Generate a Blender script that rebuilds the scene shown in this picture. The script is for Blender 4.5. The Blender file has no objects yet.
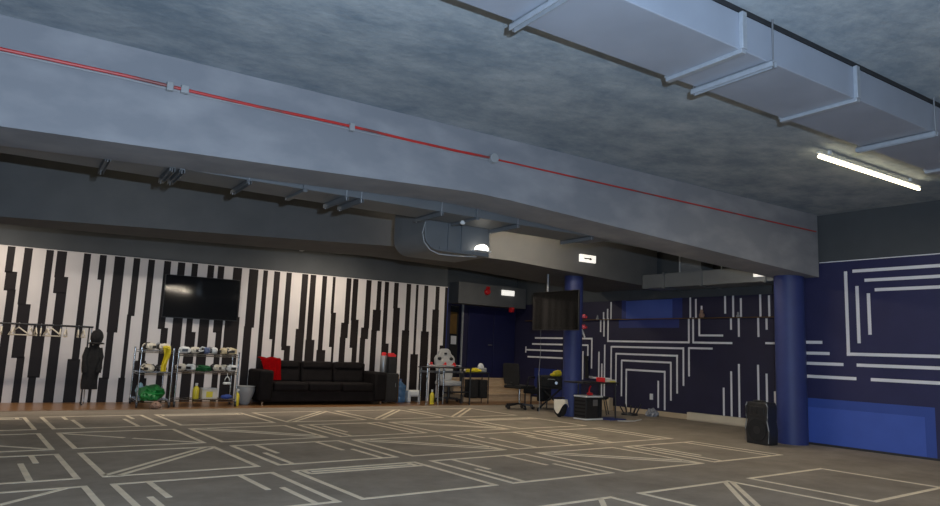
import bpy, bmesh, math, random
from mathutils import Vector, Matrix, noise
random.seed(7)
S = bpy.context.scene
COL = S.collection
PI = math.pi
def V(*a): return Vector(a)

# ------------------------------------------------------------------ materials
def mat(name, c, rough=0.6, metal=0.0, var=0.0, scale=8.0, c2=None, bump=0.0, spec=0.5, detail=4, stretch=None, lo=0.35, hi=0.65, bscale=None, nr=.5):
    m = bpy.data.materials.new(name); m.use_nodes = True
    nt = m.node_tree; b = nt.nodes['Principled BSDF']
    b.inputs['Base Color'].default_value = (*c, 1); b.inputs['Roughness'].default_value = rough
    b.inputs['Metallic'].default_value = metal; b.inputs['Specular IOR Level'].default_value = spec
    if var or c2 or bump:
        tc = nt.nodes.new('ShaderNodeTexCoord'); mp = nt.nodes.new('ShaderNodeMapping')
        nt.links.new(tc.outputs['Object'], mp.inputs['Vector'])
        if stretch: mp.inputs['Scale'].default_value = stretch
        n = nt.nodes.new('ShaderNodeTexNoise'); n.inputs['Scale'].default_value = scale; n.inputs['Detail'].default_value = detail; n.inputs['Roughness'].default_value = nr
        nt.links.new(mp.outputs[0], n.inputs['Vector'])
        if var or c2:
            r = nt.nodes.new('ShaderNodeValToRGB'); e = r.color_ramp.elements
            e[0].position = lo; e[1].position = hi
            k2 = c2 or tuple(min(1, x*(1+var)) for x in c); k1 = c if c2 else tuple(x*(1-var) for x in c)
            e[0].color = (*k1, 1); e[1].color = (*k2, 1)
            nt.links.new(n.outputs['Fac'], r.inputs['Fac']); nt.links.new(r.outputs['Color'], b.inputs['Base Color'])
        if bump:
            src = n
            if bscale:
                src = nt.nodes.new('ShaderNodeTexNoise'); src.inputs['Scale'].default_value = bscale; src.inputs['Detail'].default_value = 3
                nt.links.new(mp.outputs[0], src.inputs['Vector'])
            bp = nt.nodes.new('ShaderNodeBump'); bp.inputs['Strength'].default_value = bump; bp.inputs['Distance'].default_value = 0.02
            nt.links.new(src.outputs['Fac'], bp.inputs['Height']); nt.links.new(bp.outputs[0], b.inputs['Normal'])
    return m
def glow(name, c, s):
    m = mat(name, c); b = m.node_tree.nodes['Principled BSDF']
    b.inputs['Emission Color'].default_value = (*c, 1); b.inputs['Emission Strength'].default_value = s
    return m
def sr(r, g, b):
    f = lambda x: (x/255/12.92) if x/255 <= .04045 else ((x/255+.055)/1.055)**2.4
    return (f(r), f(g), f(b))
M = {}
M['ceil'] = mat('painted_concrete_ceiling', sr(124, 137, 148), .75, var=0, scale=2.2, c2=sr(178, 184, 188), detail=14, nr=.72, stretch=(.85, 1.2, 1), lo=.36, hi=.74, bump=.25, bscale=14, spec=.3)
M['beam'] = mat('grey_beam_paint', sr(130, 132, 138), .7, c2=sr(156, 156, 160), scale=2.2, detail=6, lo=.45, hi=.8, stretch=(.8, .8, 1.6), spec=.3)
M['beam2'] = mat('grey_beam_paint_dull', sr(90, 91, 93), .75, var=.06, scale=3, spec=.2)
M['upper'] = mat('upper_wall_grey', sr(76, 79, 82), .8, var=.06, scale=2, spec=.2)
M['white'] = mat('wall_white', sr(214, 208, 206), .6, var=.02, scale=4)
M['black'] = mat('wall_black', sr(25, 17, 17), .6, spec=.3, var=.08, scale=5)
M['navy'] = mat('navy_wall', sr(40, 41, 80), .55, var=.06, scale=3)
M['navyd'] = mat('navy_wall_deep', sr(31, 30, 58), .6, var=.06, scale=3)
M['line'] = mat('wall_line_tape', sr(224, 224, 228), .6)
M['blue'] = mat('bright_blue_paint', sr(66, 92, 176), .5, var=.03, scale=4)
M['blue2'] = mat('mid_blue_paint', sr(54, 78, 154), .5, var=.03, scale=4)
M['bluep'] = mat('blue_panel_paint', sr(32, 48, 112), .5, var=.05, scale=4)
M['column'] = mat('blue_column_paint', sr(42, 54, 108), .55, var=.06, scale=5)
M['carpet'] = mat('carpet', sr(140, 130, 118), .95, c2=sr(167, 156, 142), scale=1.6, detail=12, nr=.7, lo=.35, hi=.7, bump=.6, bscale=260, spec=.1)
M['tape'] = mat('carpet_line', sr(228, 214, 190), .9, var=.08, scale=6, spec=.1)
M['wood'] = mat('wood_floor', sr(118, 84, 52), .3, c2=sr(150, 110, 72), scale=5, detail=6, stretch=(.4, 6, 1))
M['step'] = mat('step_wood', sr(186, 160, 128), .5, c2=sr(204, 178, 146), scale=4, stretch=(1, 8, 8))
M['beige'] = mat('beige_skirting', sr(186, 166, 138), .5, var=.05, scale=4)
M['cream'] = mat('cream_trunking', sr(206, 194, 172), .5, var=.04, scale=4)
M['darkbase'] = mat('dark_skirting', sr(46, 44, 46), .6)
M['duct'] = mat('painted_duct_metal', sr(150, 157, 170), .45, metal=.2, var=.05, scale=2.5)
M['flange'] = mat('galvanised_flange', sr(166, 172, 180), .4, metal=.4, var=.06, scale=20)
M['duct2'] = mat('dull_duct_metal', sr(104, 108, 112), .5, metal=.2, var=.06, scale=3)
M['red'] = mat('red_pipe_paint', sr(186, 46, 42), .45, c2=sr(128, 62, 58), scale=2.2, lo=.5, hi=.6)
M['chrome'] = mat('chrome', (.52, .53, .55), .2, metal=1)
M['steel'] = mat('grey_steel', (.32, .33, .35), .4, metal=.8)
M['plastic'] = mat('black_plastic', (.016, .016, .018), .4, var=.2, scale=30)
M['fabric'] = mat('black_fabric', (.010, .0095, .010), .9, var=.3, scale=25, bump=.2, bscale=180)
M['leather'] = mat('black_sofa_leather', (.0085, .0068, .0072), .75, var=.25, scale=9, bump=.1, bscale=60, spec=.12)
M['screen2'] = mat('dark_dull_screen', (.007, .0065, .006), .075, spec=.32)  # slightly rougher and less reflective than the other screen
M['screen'] = mat('dark_screen', (.006, .007, .009), .06, spec=.6)
M['greyp'] = mat('grey_plastic', sr(150, 152, 154), .5, var=.05, scale=6)
M['offwhite'] = mat('off_white_plastic', sr(214, 206, 190), .5, var=.04, scale=10)
M['whitep'] = mat('white_plastic', sr(216, 218, 218), .45, var=.03, scale=10)
M['tan'] = mat('tan_plastic', sr(196, 180, 146), .5, var=.05, scale=10)
M['bluegrey'] = mat('blue_grey_plastic', sr(92, 106, 142), .5, var=.1, scale=10)
M['green'] = mat('green_bag', sr(14, 116, 52), .4, var=.2, scale=6, bump=.3, bscale=20)
M['greend'] = mat('green_cloth', sr(10, 86, 44), .8, var=.2, scale=8)
M['yellow'] = mat('yellow_cloth', sr(222, 200, 38), .6, var=.08, scale=8)
M['yellowp'] = mat('yellow_plastic', sr(222, 204, 60), .4)
M['redc'] = mat('red_throw', sr(124, 2, 6), .95, spec=.05, var=.12, scale=14, bump=.2, bscale=90)
M['redp'] = mat('red_plastic', sr(220, 40, 46), .4)
M['waterblue'] = mat('blue_bottle_plastic', sr(70, 104, 140), .15, var=.1, scale=5)
M['lblue'] = mat('pale_blue_bag', sr(140, 180, 200), .4)
M['pink'] = mat('pinkish_bag', sr(150, 120, 104), .7, var=.1, scale=8)
M['ltgrey'] = mat('light_grey_leather', sr(168, 168, 168), .5, var=.05, scale=6)
M['brown'] = mat('brown_poster', sr(92, 66, 22), .6, var=.15, scale=6)
M['paper'] = mat('paper', sr(196, 196, 200), .8)
M['doorblue'] = mat('door_navy', sr(24, 27, 66), .45, var=.05, scale=3)
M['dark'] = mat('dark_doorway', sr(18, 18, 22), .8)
M['clear'] = mat('crumpled_clear_bag', sr(150, 152, 158), .2, var=.1, scale=20)
M['tube'] = glow('lit_tube', (1, .86, .56), 7)
M['tube2'] = glow('bright_tube', (1, .84, .62), 120)
M['lampw'] = glow('lit_lamp', (1, .93, .8), 3.0)
M['sign'] = glow('lit_sign', (1, .97, .9), .75)
M['bracketred'] = mat('red_alarm', sr(178, 26, 34), .4)

# ------------------------------------------------------------------ mesh builder
class MB:
    def __init__(s): s.bm = bmesh.new(); s.mi = 0
    def _tag(s, geom):
        for f in {f for v in geom for f in v.link_faces}: f.material_index = s.mi
    def box(s, c, d, rz=0.0, R=None):
        r = bmesh.ops.create_cube(s.bm, size=1)['verts']
        m = Matrix.Translation(V(*c)) @ (R if R else Matrix.Rotation(rz, 4, 'Z')) @ Matrix.Diagonal((*d, 1))
        bmesh.ops.transform(s.bm, matrix=m, verts=r); s._tag(r); return s
    def bb(s, x0, x1, y0, y1, z0, z1): return s.box(((x0+x1)/2, (y0+y1)/2, (z0+z1)/2), (abs(x1-x0), abs(y1-y0), abs(z1-z0)))
    def cyl(s, p, q, r, r2=None, n=14):
        p, q = V(*p), V(*q); d = q-p
        rr = bmesh.ops.create_cone(s.bm, cap_ends=True, segments=n, radius1=r, radius2=r if r2 is None else r2, depth=d.length)['verts']
        m = Matrix.Translation((p+q)/2) @ d.to_track_quat('Z', 'Y').to_matrix().to_4x4()
        bmesh.ops.transform(s.bm, matrix=m, verts=rr); s._tag(rr); return s
    def bar(s, p, q, w, h):
        p, q = V(*p), V(*q); d = q-p
        return s.box((p+q)/2, (w, h, d.length), R=d.to_track_quat('Z', 'Y').to_matrix().to_4x4())
    def tube(s, pts, r, n=8, close=False):
        pts = [V(*p) for p in pts]; rings = []
        N = len(pts)
        for i, p in enumerate(pts):
            a = pts[i-1] if (i or close) else p; b = pts[(i+1) % N] if (i < N-1 or close) else p
            q = (b-a).to_track_quat('Z', 'Y')
            rings.append([s.bm.verts.new(p + q @ V(r*math.cos(2*PI*k/n), r*math.sin(2*PI*k/n), 0)) for k in range(n)])
        fs = []
        for i in range(N if close else N-1):
            A, B = rings[i], rings[(i+1) % N]
            for k in range(n): fs.append(s.bm.faces.new((A[k], A[(k+1) % n], B[(k+1) % n], B[k])))
        if not close: fs += [s.bm.faces.new(rings[0][::-1]), s.bm.faces.new(rings[-1])]
        for f in fs: f.material_index = s.mi
        return s
    def lathe(s, prof, c=(0, 0, 0), n=24):
        rings = [[s.bm.verts.new((c[0]+max(r, 1e-4)*math.cos(2*PI*k/n), c[1]+max(r, 1e-4)*math.sin(2*PI*k/n), c[2]+z)) for k in range(n)] for r, z in prof]
        fs = []
        for A, B in zip(rings, rings[1:]):
            for k in range(n): fs.append(s.bm.faces.new((A[k], A[(k+1) % n], B[(k+1) % n], B[k])))
        fs += [s.bm.faces.new(rings[0][::-1]), s.bm.faces.new(rings[-1])]
        for f in fs: f.material_index = s.mi
        return s
    def prism(s, poly, t0, t1, f):          # poly of (a,b); f(a,b,t) -> point
        A = [s.bm.verts.new(f(a, b, t0)) for a, b in poly]; B = [s.bm.verts.new(f(a, b, t1)) for a, b in poly]
        fs = [s.bm.faces.new(A[::-1]), s.bm.faces.new(B)]
        for i in range(len(poly)):
            j = (i+1) % len(poly); fs.append(s.bm.faces.new((A[i], A[j], B[j], B[i])))
        for x in fs: x.material_index = s.mi
        return s
    def blob(s, c, r, amp=0.0, freq=3.0, sub=3, seed=0, flat=None, power=1.0):
        vs = bmesh.ops.create_icosphere(s.bm, subdivisions=sub, radius=1)['verts']
        for v in vs:
            p = v.co.copy()
            if power != 1.0: p = V(*[math.copysign(abs(x)**power, x) for x in p])
            k = 1 + amp*noise.noise(p*freq + V(seed*3.1, seed*1.7, seed))
            q = V(p.x*r[0]*k, p.y*r[1]*k, p.z*r[2]*k) + V(*c)
            if flat is not None and q.z < flat: q.z = flat
            v.co = q
        s._tag(vs); return s
    def sheet(s, nu, nv, f, th=0.01):
        g = [[V(*f(i/nu, j/nv)) for j in range(nv+1)] for i in range(nu+1)]
        def nrm(i, j):
            a = g[min(i+1, nu)][j]-g[max(i-1, 0)][j]; b = g[i][min(j+1, nv)]-g[i][max(j-1, 0)]
            n = a.cross(b); return n.normalized() if n.length > 1e-9 else V(0, 0, 1)
        A = [[s.bm.verts.new(g[i][j]) for j in range(nv+1)] for i in range(nu+1)]
        B = [[s.bm.verts.new(g[i][j]-nrm(i, j)*th) for j in range(nv+1)] for i in range(nu+1)]
        fs = []
        for i in range(nu):
            for j in range(nv):
                fs.append(s.bm.faces.new((A[i][j], A[i+1][j], A[i+1][j+1], A[i][j+1])))
                fs.append(s.bm.faces.new((B[i][j], B[i][j+1], B[i+1][j+1], B[i+1][j])))
        rim = [(i, 0) for i in range(nu)]+[(nu, j) for j in range(nv)]+[(i, nv) for i in range(nu, 0, -1)]+[(0, j) for j in range(nv, 0, -1)]
        for k, (i, j) in enumerate(rim):
            i2, j2 = rim[(k+1) % len(rim)]
            fs.append(s.bm.faces.new((A[i][j], B[i][j], B[i2][j2], A[i2][j2])))
        for x in fs: x.material_index = s.mi
        return s
    def build(s, name, mats, parent=None, bevel=0.0, seg=2, angle=40):
        bmesh.ops.recalc_face_normals(s.bm, faces=s.bm.faces)
        me = bpy.data.meshes.new(name); s.bm.to_mesh(me); s.bm.free()
        for m in (mats if isinstance(mats, (list, tuple)) else [mats]): me.materials.append(M[m])
        me.polygons.foreach_set('use_smooth', [True]*len(me.polygons)); me.set_sharp_from_angle(angle=math.radians(angle))
        o = bpy.data.objects.new(name, me); COL.objects.link(o)
        if parent: o.parent = parent
        if bevel:
            b = o.modifiers.new('bevel', 'BEVEL'); b.width = bevel; b.segments = seg; b.limit_method = 'ANGLE'
        return o
def struct(o): o['kind'] = 'structure'; return o
def tag(o, label, cat, group=None):
    o['label'] = label; o['category'] = cat
    if group: o['group'] = group
    return o
def thing(name, label, cat, loc=(0, 0, 0), rz=0.0, group=None):
    o = bpy.data.objects.new(name, None); COL.objects.link(o); o.empty_display_size = .1
    o.location = loc; o.rotation_euler = (0, 0, rz)
    return tag(o, label, cat, group)
def dup(root, label, loc, rz=0.0, group=None, tilt=(0, 0)):
    r = root.copy(); COL.objects.link(r); r.location = loc; r.rotation_euler = (tilt[0], tilt[1], rz); r['label'] = label
    if group: r['group'] = group
    for ch in list(root.children):
        c = ch.copy(); COL.objects.link(c); c.parent = r
        for g in list(ch.children):
            d = g.copy(); COL.objects.link(d); d.parent = c
    return r

# ------------------------------------------------------------------ camera
CAMZ = 1.15
def cam_axes(yaw, pitch, roll):
    f = V(math.sin(yaw)*math.cos(pitch), math.cos(yaw)*math.cos(pitch), math.sin(pitch)); r = V(math.cos(yaw), -math.sin(yaw), 0); d = f.cross(r)
    c, s = math.cos(roll), math.sin(roll)
    return c*r+s*d, -s*r+c*d, f
rr, dd, ff = cam_axes(math.radians(36.5235), math.radians(8.05417), math.radians(-2.28154))
cd = bpy.data.cameras.new('camera'); cam = bpy.data.objects.new('camera', cd); COL.objects.link(cam)
cd.sensor_width = 36; cd.sensor_fit = 'HORIZONTAL'; cd.lens = 692.75*36/940; cd.clip_start = .05
cam.matrix_world = Matrix(((rr.x, -dd.x, -ff.x, 0), (rr.y, -dd.y, -ff.y, 0), (rr.z, -dd.z, -ff.z, CAMZ), (0, 0, 0, 1)))
S.camera = cam

# ------------------------------------------------------------------ frames: stripe wall and beam direction
SW0 = V(.82, 13.93, 0); STH = math.atan2(13.23-13.93, 9.26-.82); ST = V(math.cos(STH), math.sin(STH), 0); SN = V(-math.sin(STH), math.cos(STH), 0)
BTH = math.radians(-3.5587); BT = V(math.cos(BTH), math.sin(BTH), 0); BN = V(-math.sin(BTH), math.cos(BTH), 0)
def bp(s, d, z): return BT*s + BN*d + V(0, 0, z)
def sp(s, n, z): return SW0 + ST*s + SN*n + V(0, 0, z)      # n<0 in front of the stripe wall
CEIL = 3.37
STRIPES = [(-0.18,-0.07,2.16,2.62),(-0.16,0.0,1.86,2.16),(-0.11,0.01,0.0,1.86),(0.06,0.18,1.64,2.62),(0.07,0.25,0.75,1.63),(0.15,0.26,0.0,0.75),(0.38,0.49,1.3,2.62),(0.33,0.51,0.43,1.29),(0.35,0.46,0.0,0.43),(0.54,0.69,2.14,2.62),(0.55,0.75,1.87,2.14),(0.6,0.75,0.0,1.87),(0.95,1.06,0.73,2.62),(0.89,1.08,0.0,0.73),(1.2,1.31,2.16,2.62),(1.26,1.31,0.0,2.16),(1.44,1.61,1.24,2.62),(1.45,1.56,0.42,1.23),(1.4,1.55,0.0,0.42),(1.75,1.86,1.55,2.62),(1.74,1.81,0.42,1.55),(1.71,1.82,0.0,0.42),(2.0,2.11,0.74,2.62),(1.95,2.13,0.42,0.73),(1.94,2.17,0.0,0.42),(2.27,2.39,1.34,2.62),(2.33,2.45,0.0,1.34),(2.51,2.64,1.59,2.62),(2.52,2.69,0.0,1.59),(2.76,2.87,1.29,2.62),(2.76,2.94,0.0,1.29),(3.05,3.17,1.62,2.62),(2.99,3.17,0.0,1.61),(3.24,3.36,1.57,2.62),(3.25,3.42,1.32,1.56),(3.31,3.42,0.0,1.32),(3.53,3.7,1.63,2.62),(3.46,3.73,0.0,1.62),(3.84,4.02,1.45,2.62),(3.83,3.98,0.0,1.45),(4.12,4.21,0.0,2.62),(4.34,4.46,1.24,2.62),(4.4,4.46,0.0,1.24),(4.59,4.7,1.1,2.62),(4.6,4.78,1.03,1.1),(4.66,4.78,0.0,1.03),(4.92,5.05,1.46,2.62),(4.87,5.05,0.0,1.45),(5.1,5.22,1.24,2.62),(5.09,5.28,0.0,1.24),(5.36,5.46,1.04,2.62),(5.34,5.53,0.0,1.04),(5.59,5.65,1.83,2.62),(5.6,5.71,1.13,1.83),(5.66,5.71,0.0,1.13),(5.9,6.01,1.63,2.62),(5.84,6.0,1.33,1.63),(5.83,5.96,0.0,1.33),(6.05,6.17,1.71,2.62),(6.06,6.23,1.13,1.71),(6.12,6.23,0.0,1.13),(6.36,6.48,1.56,2.62),(6.3,6.47,1.33,1.55),(6.29,6.41,0.0,1.33),(6.62,6.72,1.96,2.62),(6.55,6.74,1.52,1.95),(6.54,6.67,0.0,1.51),(6.8,6.9,1.24,2.62),(6.8,6.97,0.0,1.23),(7.03,7.14,2.03,2.62),(7.04,7.2,0.0,2.03),(7.34,7.45,1.55,2.62),(7.28,7.46,0.0,1.54),(7.58,7.64,1.02,2.62),(7.52,7.71,0.0,1.02),(7.79,7.89,1.54,2.62),(7.76,7.96,0.0,1.54),(8.09,8.19,2.05,2.62),(8.03,8.2,0.0,2.05),(8.34,8.41,1.25,2.62),(8.26,8.41,0.0,1.24)]
RIGHT = [(4.64,2.5,3.21,2.5),(4.48,2.36,3.21,2.36),(4.35,2.22,3.22,2.22),(4.76,2.5,4.76,1.3),(4.76,1.32,3.27,1.32),(4.63,1.17,3.28,1.17),(4.45,0.98,3.29,0.98),(5.37,1.48,5.11,1.48),(5.36,1.32,5.01,1.32),(5.36,1.17,4.82,1.17),(5.37,0.98,4.65,0.98),(4.61,2.28,4.61,1.48),(4.46,2.17,4.46,1.6)]
FARLOW = [(10.78,1.96,10.78,1.7),(10.68,1.98,10.68,1.6),(10.56,1.98,10.56,1.49),(10.57,1.49,8.45,1.49),(8.45,1.95,8.45,1.49),(8.35,1.97,8.35,1.49),(8.35,1.49,7.51,1.49),(8.21,1.95,8.21,1.63),(8.21,1.63,7.7,1.63),(7.52,1.94,7.52,1.75),(7.36,1.94,7.36,1.62),(6.97,1.94,6.97,1.62),(6.81,1.93,6.81,1.75),(6.83,1.5,6.63,1.5),(8.45,1.38,7.93,1.38),(8.45,1.38,8.45,0.84),(7.69,0.65,7.69,0.16),(7.53,0.96,7.53,0.16),(7.37,1.1,7.37,0.15),(6.99,1.1,6.99,0.19),(6.83,0.95,6.83,0.19),(6.68,0.65,6.68,0.19),(10.45,1.37,8.58,1.37),(10.46,1.37,10.46,0.68),(11.08,0.67,10.45,0.67),(8.58,1.38,8.58,0.65),(10.32,1.22,8.72,1.22),(10.32,1.22,10.32,0.55),(8.73,1.23,8.73,0.49),(10.16,1.08,8.88,1.08),(10.16,1.08,10.16,0.33),(8.88,1.08,8.88,0.34),(10.03,0.89,9.02,0.89),(10.03,0.89,10.03,0.12),(9.03,0.9,9.03,0.14),(9.19,0.69,9.19,0.17),(10.82,1.24,10.82,0.69),(10.73,0.98,10.73,0.18),(10.65,1.4,10.65,0.16),(11.17,0.68,11.01,0.68),(11.31,1.24,11.31,0.62),(12.95,1.54,11.99,1.54),(13.05,1.39,11.99,1.39),(13.26,1.24,11.98,1.24),(13.21,1.07,11.98,1.07),(11.33,1.54,11.04,1.54),(11.04,1.54,11.04,0.88),(11.33,1.39,11.16,1.39),(11.16,1.38,11.16,0.74),(13.29,1.31,13.29,1.18)]
FARUP = [(10.77,2.13,10.77,1.99),(10.65,2.2,10.65,1.98),(10.55,2.35,10.55,1.98),(8.47,2.38,8.47,1.98),(8.34,2.34,8.34,1.97),(8.21,2.2,8.21,1.97),(7.69,2.38,7.69,2.06),(7.52,2.38,7.52,1.96),(7.36,2.32,7.36,1.96),(6.97,2.38,6.97,1.95),(6.8,2.35,6.8,1.95)]
# ------------------------------------------------------------------ room shell
m = MB()
m.prism([(-5.2, -6), (11.9, -6), (11.9, 12.06), (-5.2, 12.66)], -.12, 0, lambda a, b, t: (a, b, t))
m.mi = 1
TW = .048
def tape(x0, y0, x1, y1, w=TW):
    p, q = V(x0, y0, 0), V(x1, y1, 0); d = (q-p); L = d.length
    m.box(((x0+x1)/2, (y0+y1)/2, .0008), (L, w, .0024), rz=math.atan2(d.y, d.x))
def rect(x0, x1, y0, y1):
    for y in (y0, y1): tape(x0-TW/2, y, x1+TW/2, y)
    for x in (x0, x1): tape(x, y0+TW/2, x, y1-TW/2)
def motif(k, x0, x1, y0, y1):
    W, H = x1-x0, y1-y0
    seg = lambda u0, v0, u1, v1, w=TW: tape(x0+u0*W, y0+v0*H, x0+u1*W, y0+v1*H, w)
    if k == 'X':
        seg(.20, .98, .20, .5); seg(.11, .56, .11, .02); seg(.77, .98, .77, .47); seg(.87, .5, .87, .02)
    elif k == 'x': seg(.20, .98, .20, .72); seg(.25, .69, .25, .03); seg(.84, .98, .84, .65); seg(.75, .67, .75, .03)
    elif k == 's': seg(.0, .15, .9, .98)
    elif k == '/': seg(.0, .04, .93, .99); seg(.07, .0, .99, .95)
    elif k == '\\': seg(.03, .95, .46, .52); seg(.52, .46, .97, .04)
    elif k == 'Z': seg(.02, .96, .98, .04); seg(.16, .96, .97, .18)
    elif k == '=': seg(.06, .86, .97, .845); seg(.1, .93, .9, .91); seg(.06, .99, .06, .86); seg(.93, .99, .93, .86)
    elif k == 'H': seg(.12, .98, .12, .02); seg(.22, .86, .22, .3); seg(.86, .98, .86, .02)
    elif k == 'K': seg(.94, .99, .36, .41); seg(1.0, .97, .42, .37); seg(.36, .41, .0, .02); seg(.42, .37, .07, .0)
cols = [(-1.84, -.54), (-.33, .975), (1.18, 2.47), (2.68, 3.98), (4.19, 5.48), (5.69, 6.98), (7.22, 8.65)]
rows = [((4.87, 6.19), '=sX=XZH'), ((6.55, 7.93), 'Hx/XZxH'), ((8.27, 9.62), 'X\\\\ZHZ='), ((10.04, 11.5), 'Z=x=///')]
for (y0, y1), ks in rows:
    for (x0, x1), k in zip(cols, ks): rect(x0, x1, y0, y1); motif(k, x0, x1, y0, y1)
for (x0, x1), k in zip([(-1.7, -.4), (-.06, 1.24), (1.59, 2.89), (3.24, 4.54), (4.91, 6.22), (6.58, 8.02)], 'X/=OKO'):
    rect(x0, x1, 2.86, 4.04); motif(k, x0, x1, 2.86, 4.04)
tape(4.41, 4.03, 4.2, 3.8)
for x0, x1 in [(-.06, 1.24), (1.59, 2.89), (3.24, 4.54), (4.91, 6.22), (6.58, 8.02)]: rect(x0, x1, 1.2, 2.45)
struct(m.build('floor', ['carpet', 'tape']))
m = MB(); m.prism([(-5.2, 12.66), (11.9, 12.06), (11.9, 15.2), (-5.2, 15.2)], -.12, .004, lambda a, b, t: (a, b, t))
struct(m.build('wood_floor', 'wood'))
m = MB(); m.bb(-5.2, 11.9, -6, 15.2, CEIL, CEIL+.2); struct(m.build('ceiling', 'ceil'))
m = MB(); m.bb(-5.4, -5.2, -6, 15.2, -.1, CEIL+.2); struct(m.build('wall_left', 'upper'))
m = MB(); m.bb(-5.4, 12.1, -6.2, -6, -.1, CEIL+.2); struct(m.build('wall_front', 'upper'))

# stripe wall
m = MB()
def sbox(s0, s1, z0, z1, n0, n1, mi):
    m.mi = mi; m.prism([(s0, z0), (s1, z0), (s1, z1), (s0, z1)], n0, n1, lambda a, b, t: sp(a, t, b))
sbox(-6.2, 8.41, 0, 2.595, 0, .2, 0)
sbox(-6.2, 8.41, 2.595, CEIL, .03, .2, 2)
sbox(-6.2, 8.41, 2.595, 2.607, -.006, .03, 0)
for s0, s1, z0, z1 in STRIPES: sbox(s0, s1, max(0, z0-.012), min(2.595, z1+.012), -.003, .001, 1)
x = -.36
k = 0
while x > -5.6:
    w1 = [.11, .13, .09, .16, .12][k % 5]; h = [1.9, 1.3, .8, 2.2, 1.5][(k*2) % 5]; o = [.06, -.07, .05, -.05][k % 4]
    sbox(x-w1, x, h, 2.595, -.003, .001, 1); sbox(x-w1+o, x+o*.6, 0, h, -.003, .001, 1)
    x -= w1+[.16, .12, .2, .14, .1][(k*3) % 5]; k += 1
sbox(8.41, 8.43, 0, 2.595, 0, .2, 3)
struct(m.build('wall_back', ['white', 'black', 'upper', 'bluep']))

# recess at the end of the stripe wall: back wall with dark doorway, door and wooden steps
m = MB()
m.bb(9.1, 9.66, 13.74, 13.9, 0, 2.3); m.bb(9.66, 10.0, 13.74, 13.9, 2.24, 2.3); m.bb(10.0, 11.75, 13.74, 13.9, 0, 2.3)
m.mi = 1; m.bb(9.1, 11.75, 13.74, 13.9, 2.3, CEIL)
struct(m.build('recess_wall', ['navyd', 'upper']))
m = MB(); m.bb(9.6, 11.72, 13.35, 13.73, 2.27, 2.78); struct(m.build('recess_beam', 'beam2'))
m = MB(); m.bb(9.67, 9.99, 13.85, 13.89, .52, 2.23); d1 = struct(m.build('doorway_dark_panel', 'dark'))  # dark panel puts the shade of the open doorway into its colour
m = MB(); m.bb(9.995, 10.03, 13.7, 13.74, .52, 2.27); m.build('door_frame', 'greyp', d1)
m = MB(); m.bb(10.2, 10.98, 13.715, 13.745, .52, 2.2); m.bb(11.0, 11.7, 13.715, 13.745, .52, 2.2); d2 = struct(m.build('door_2', 'doorblue', bevel=.004))
m = MB(); m.cyl((10.92, 13.715, 1.32), (10.92, 13.67, 1.32), .011); m.cyl((10.92, 13.67, 1.32), (10.80, 13.67, 1.32), .011); m.build('door_handle', 'steel', d2)
m = MB(); m.bb(9.72, 9.92, 13.82, 13.835, 1.55, 2.08); tag(m.build('poster', 'brown', bevel=.002), 'dark yellow-brown poster in the dark doorway past the striped wall', 'poster')
m = MB(); m.bb(9.76, 9.92, 13.815, 13.822, 1.3, 1.5); tag(m.build('paper_notice', 'paper'), 'small white paper notice below the brown poster in the doorway', 'notice')
t = thing('wooden_steps', 'pale wooden steps climbing to the navy door in the far recess', 'steps', (10.55, 12.98, .004))
for i in range(3):
    m = MB(); m.bb(-1.05, 1.1, i*.28, .74, i*.17, i*.17+.14); m.build('riser', 'step', t)
    m = MB(); m.bb(-1.06, 1.11, i*.28-.02, (i+1)*.28 if i < 2 else .74, i*.17+.14, i*.17+.17); m.build('tread', 'step', t, bevel=.006)

# far right wall (painted with line maze), set back above the ledge
m = MB()
XF, XU = 11.72, 11.80
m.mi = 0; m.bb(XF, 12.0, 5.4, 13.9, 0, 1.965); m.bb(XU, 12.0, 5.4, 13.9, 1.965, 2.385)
m.mi = 2; m.bb(XU-.01, 12.0, 5.4, 13.9, 2.385, CEIL)
m.mi = 1
LW = .038
def wl(L, X, x0=.6, sh=0.0):
    for a, z0, b, z1 in L:
        e = LW/2
        if z0 == z1: m.bb(X-.003, X+.001, min(a, b)-e*x0, max(a, b)+e*x0, z0-e, z0+e)
        else: m.bb(X-.0037, X+.001, a-e+sh, a+e+sh, min(z0, z1)-e*x0, max(z0, z1)+e*x0)
wl(FARLOW, XF); wl(FARUP, XU)
m.mi = 3
m.bb(XF-.002, XF+.001, 8.68, 10.25, 1.78, 1.965); m.bb(XU-.002, XU+.001, 8.66, 8.9, 1.965, 2.385); m.bb(XU-.002, XU+.001, 10.12, 10.24, 1.965, 2.385)
m.bb(XF-.002, XF+.001, 11.95, 12.95, .15, .8)
m.mi = 4; m.bb(XU-.003, XU+.001, 8.9, 10.12, 1.965, 2.37)
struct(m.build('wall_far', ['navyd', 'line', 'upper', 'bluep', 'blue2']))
m = MB(); m.bb(11.66, 11.80, 5.6, 13.3, 1.955, 1.97); struct(m.build('trim_1', 'brown'))
m = MB(); m.bb(11.69, XF, 5.5, 13.0, .0, .1); struct(m.build('baseboard_far', 'beige', bevel=.004))
m = MB(); m.bb(11.6, 11.69, 6.2, 8.42, 0, .15); m.bb(11.585, 11.6, 6.2, 8.42, .02, .045); struct(m.build('trim_2', 'cream', bevel=.006))

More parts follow.
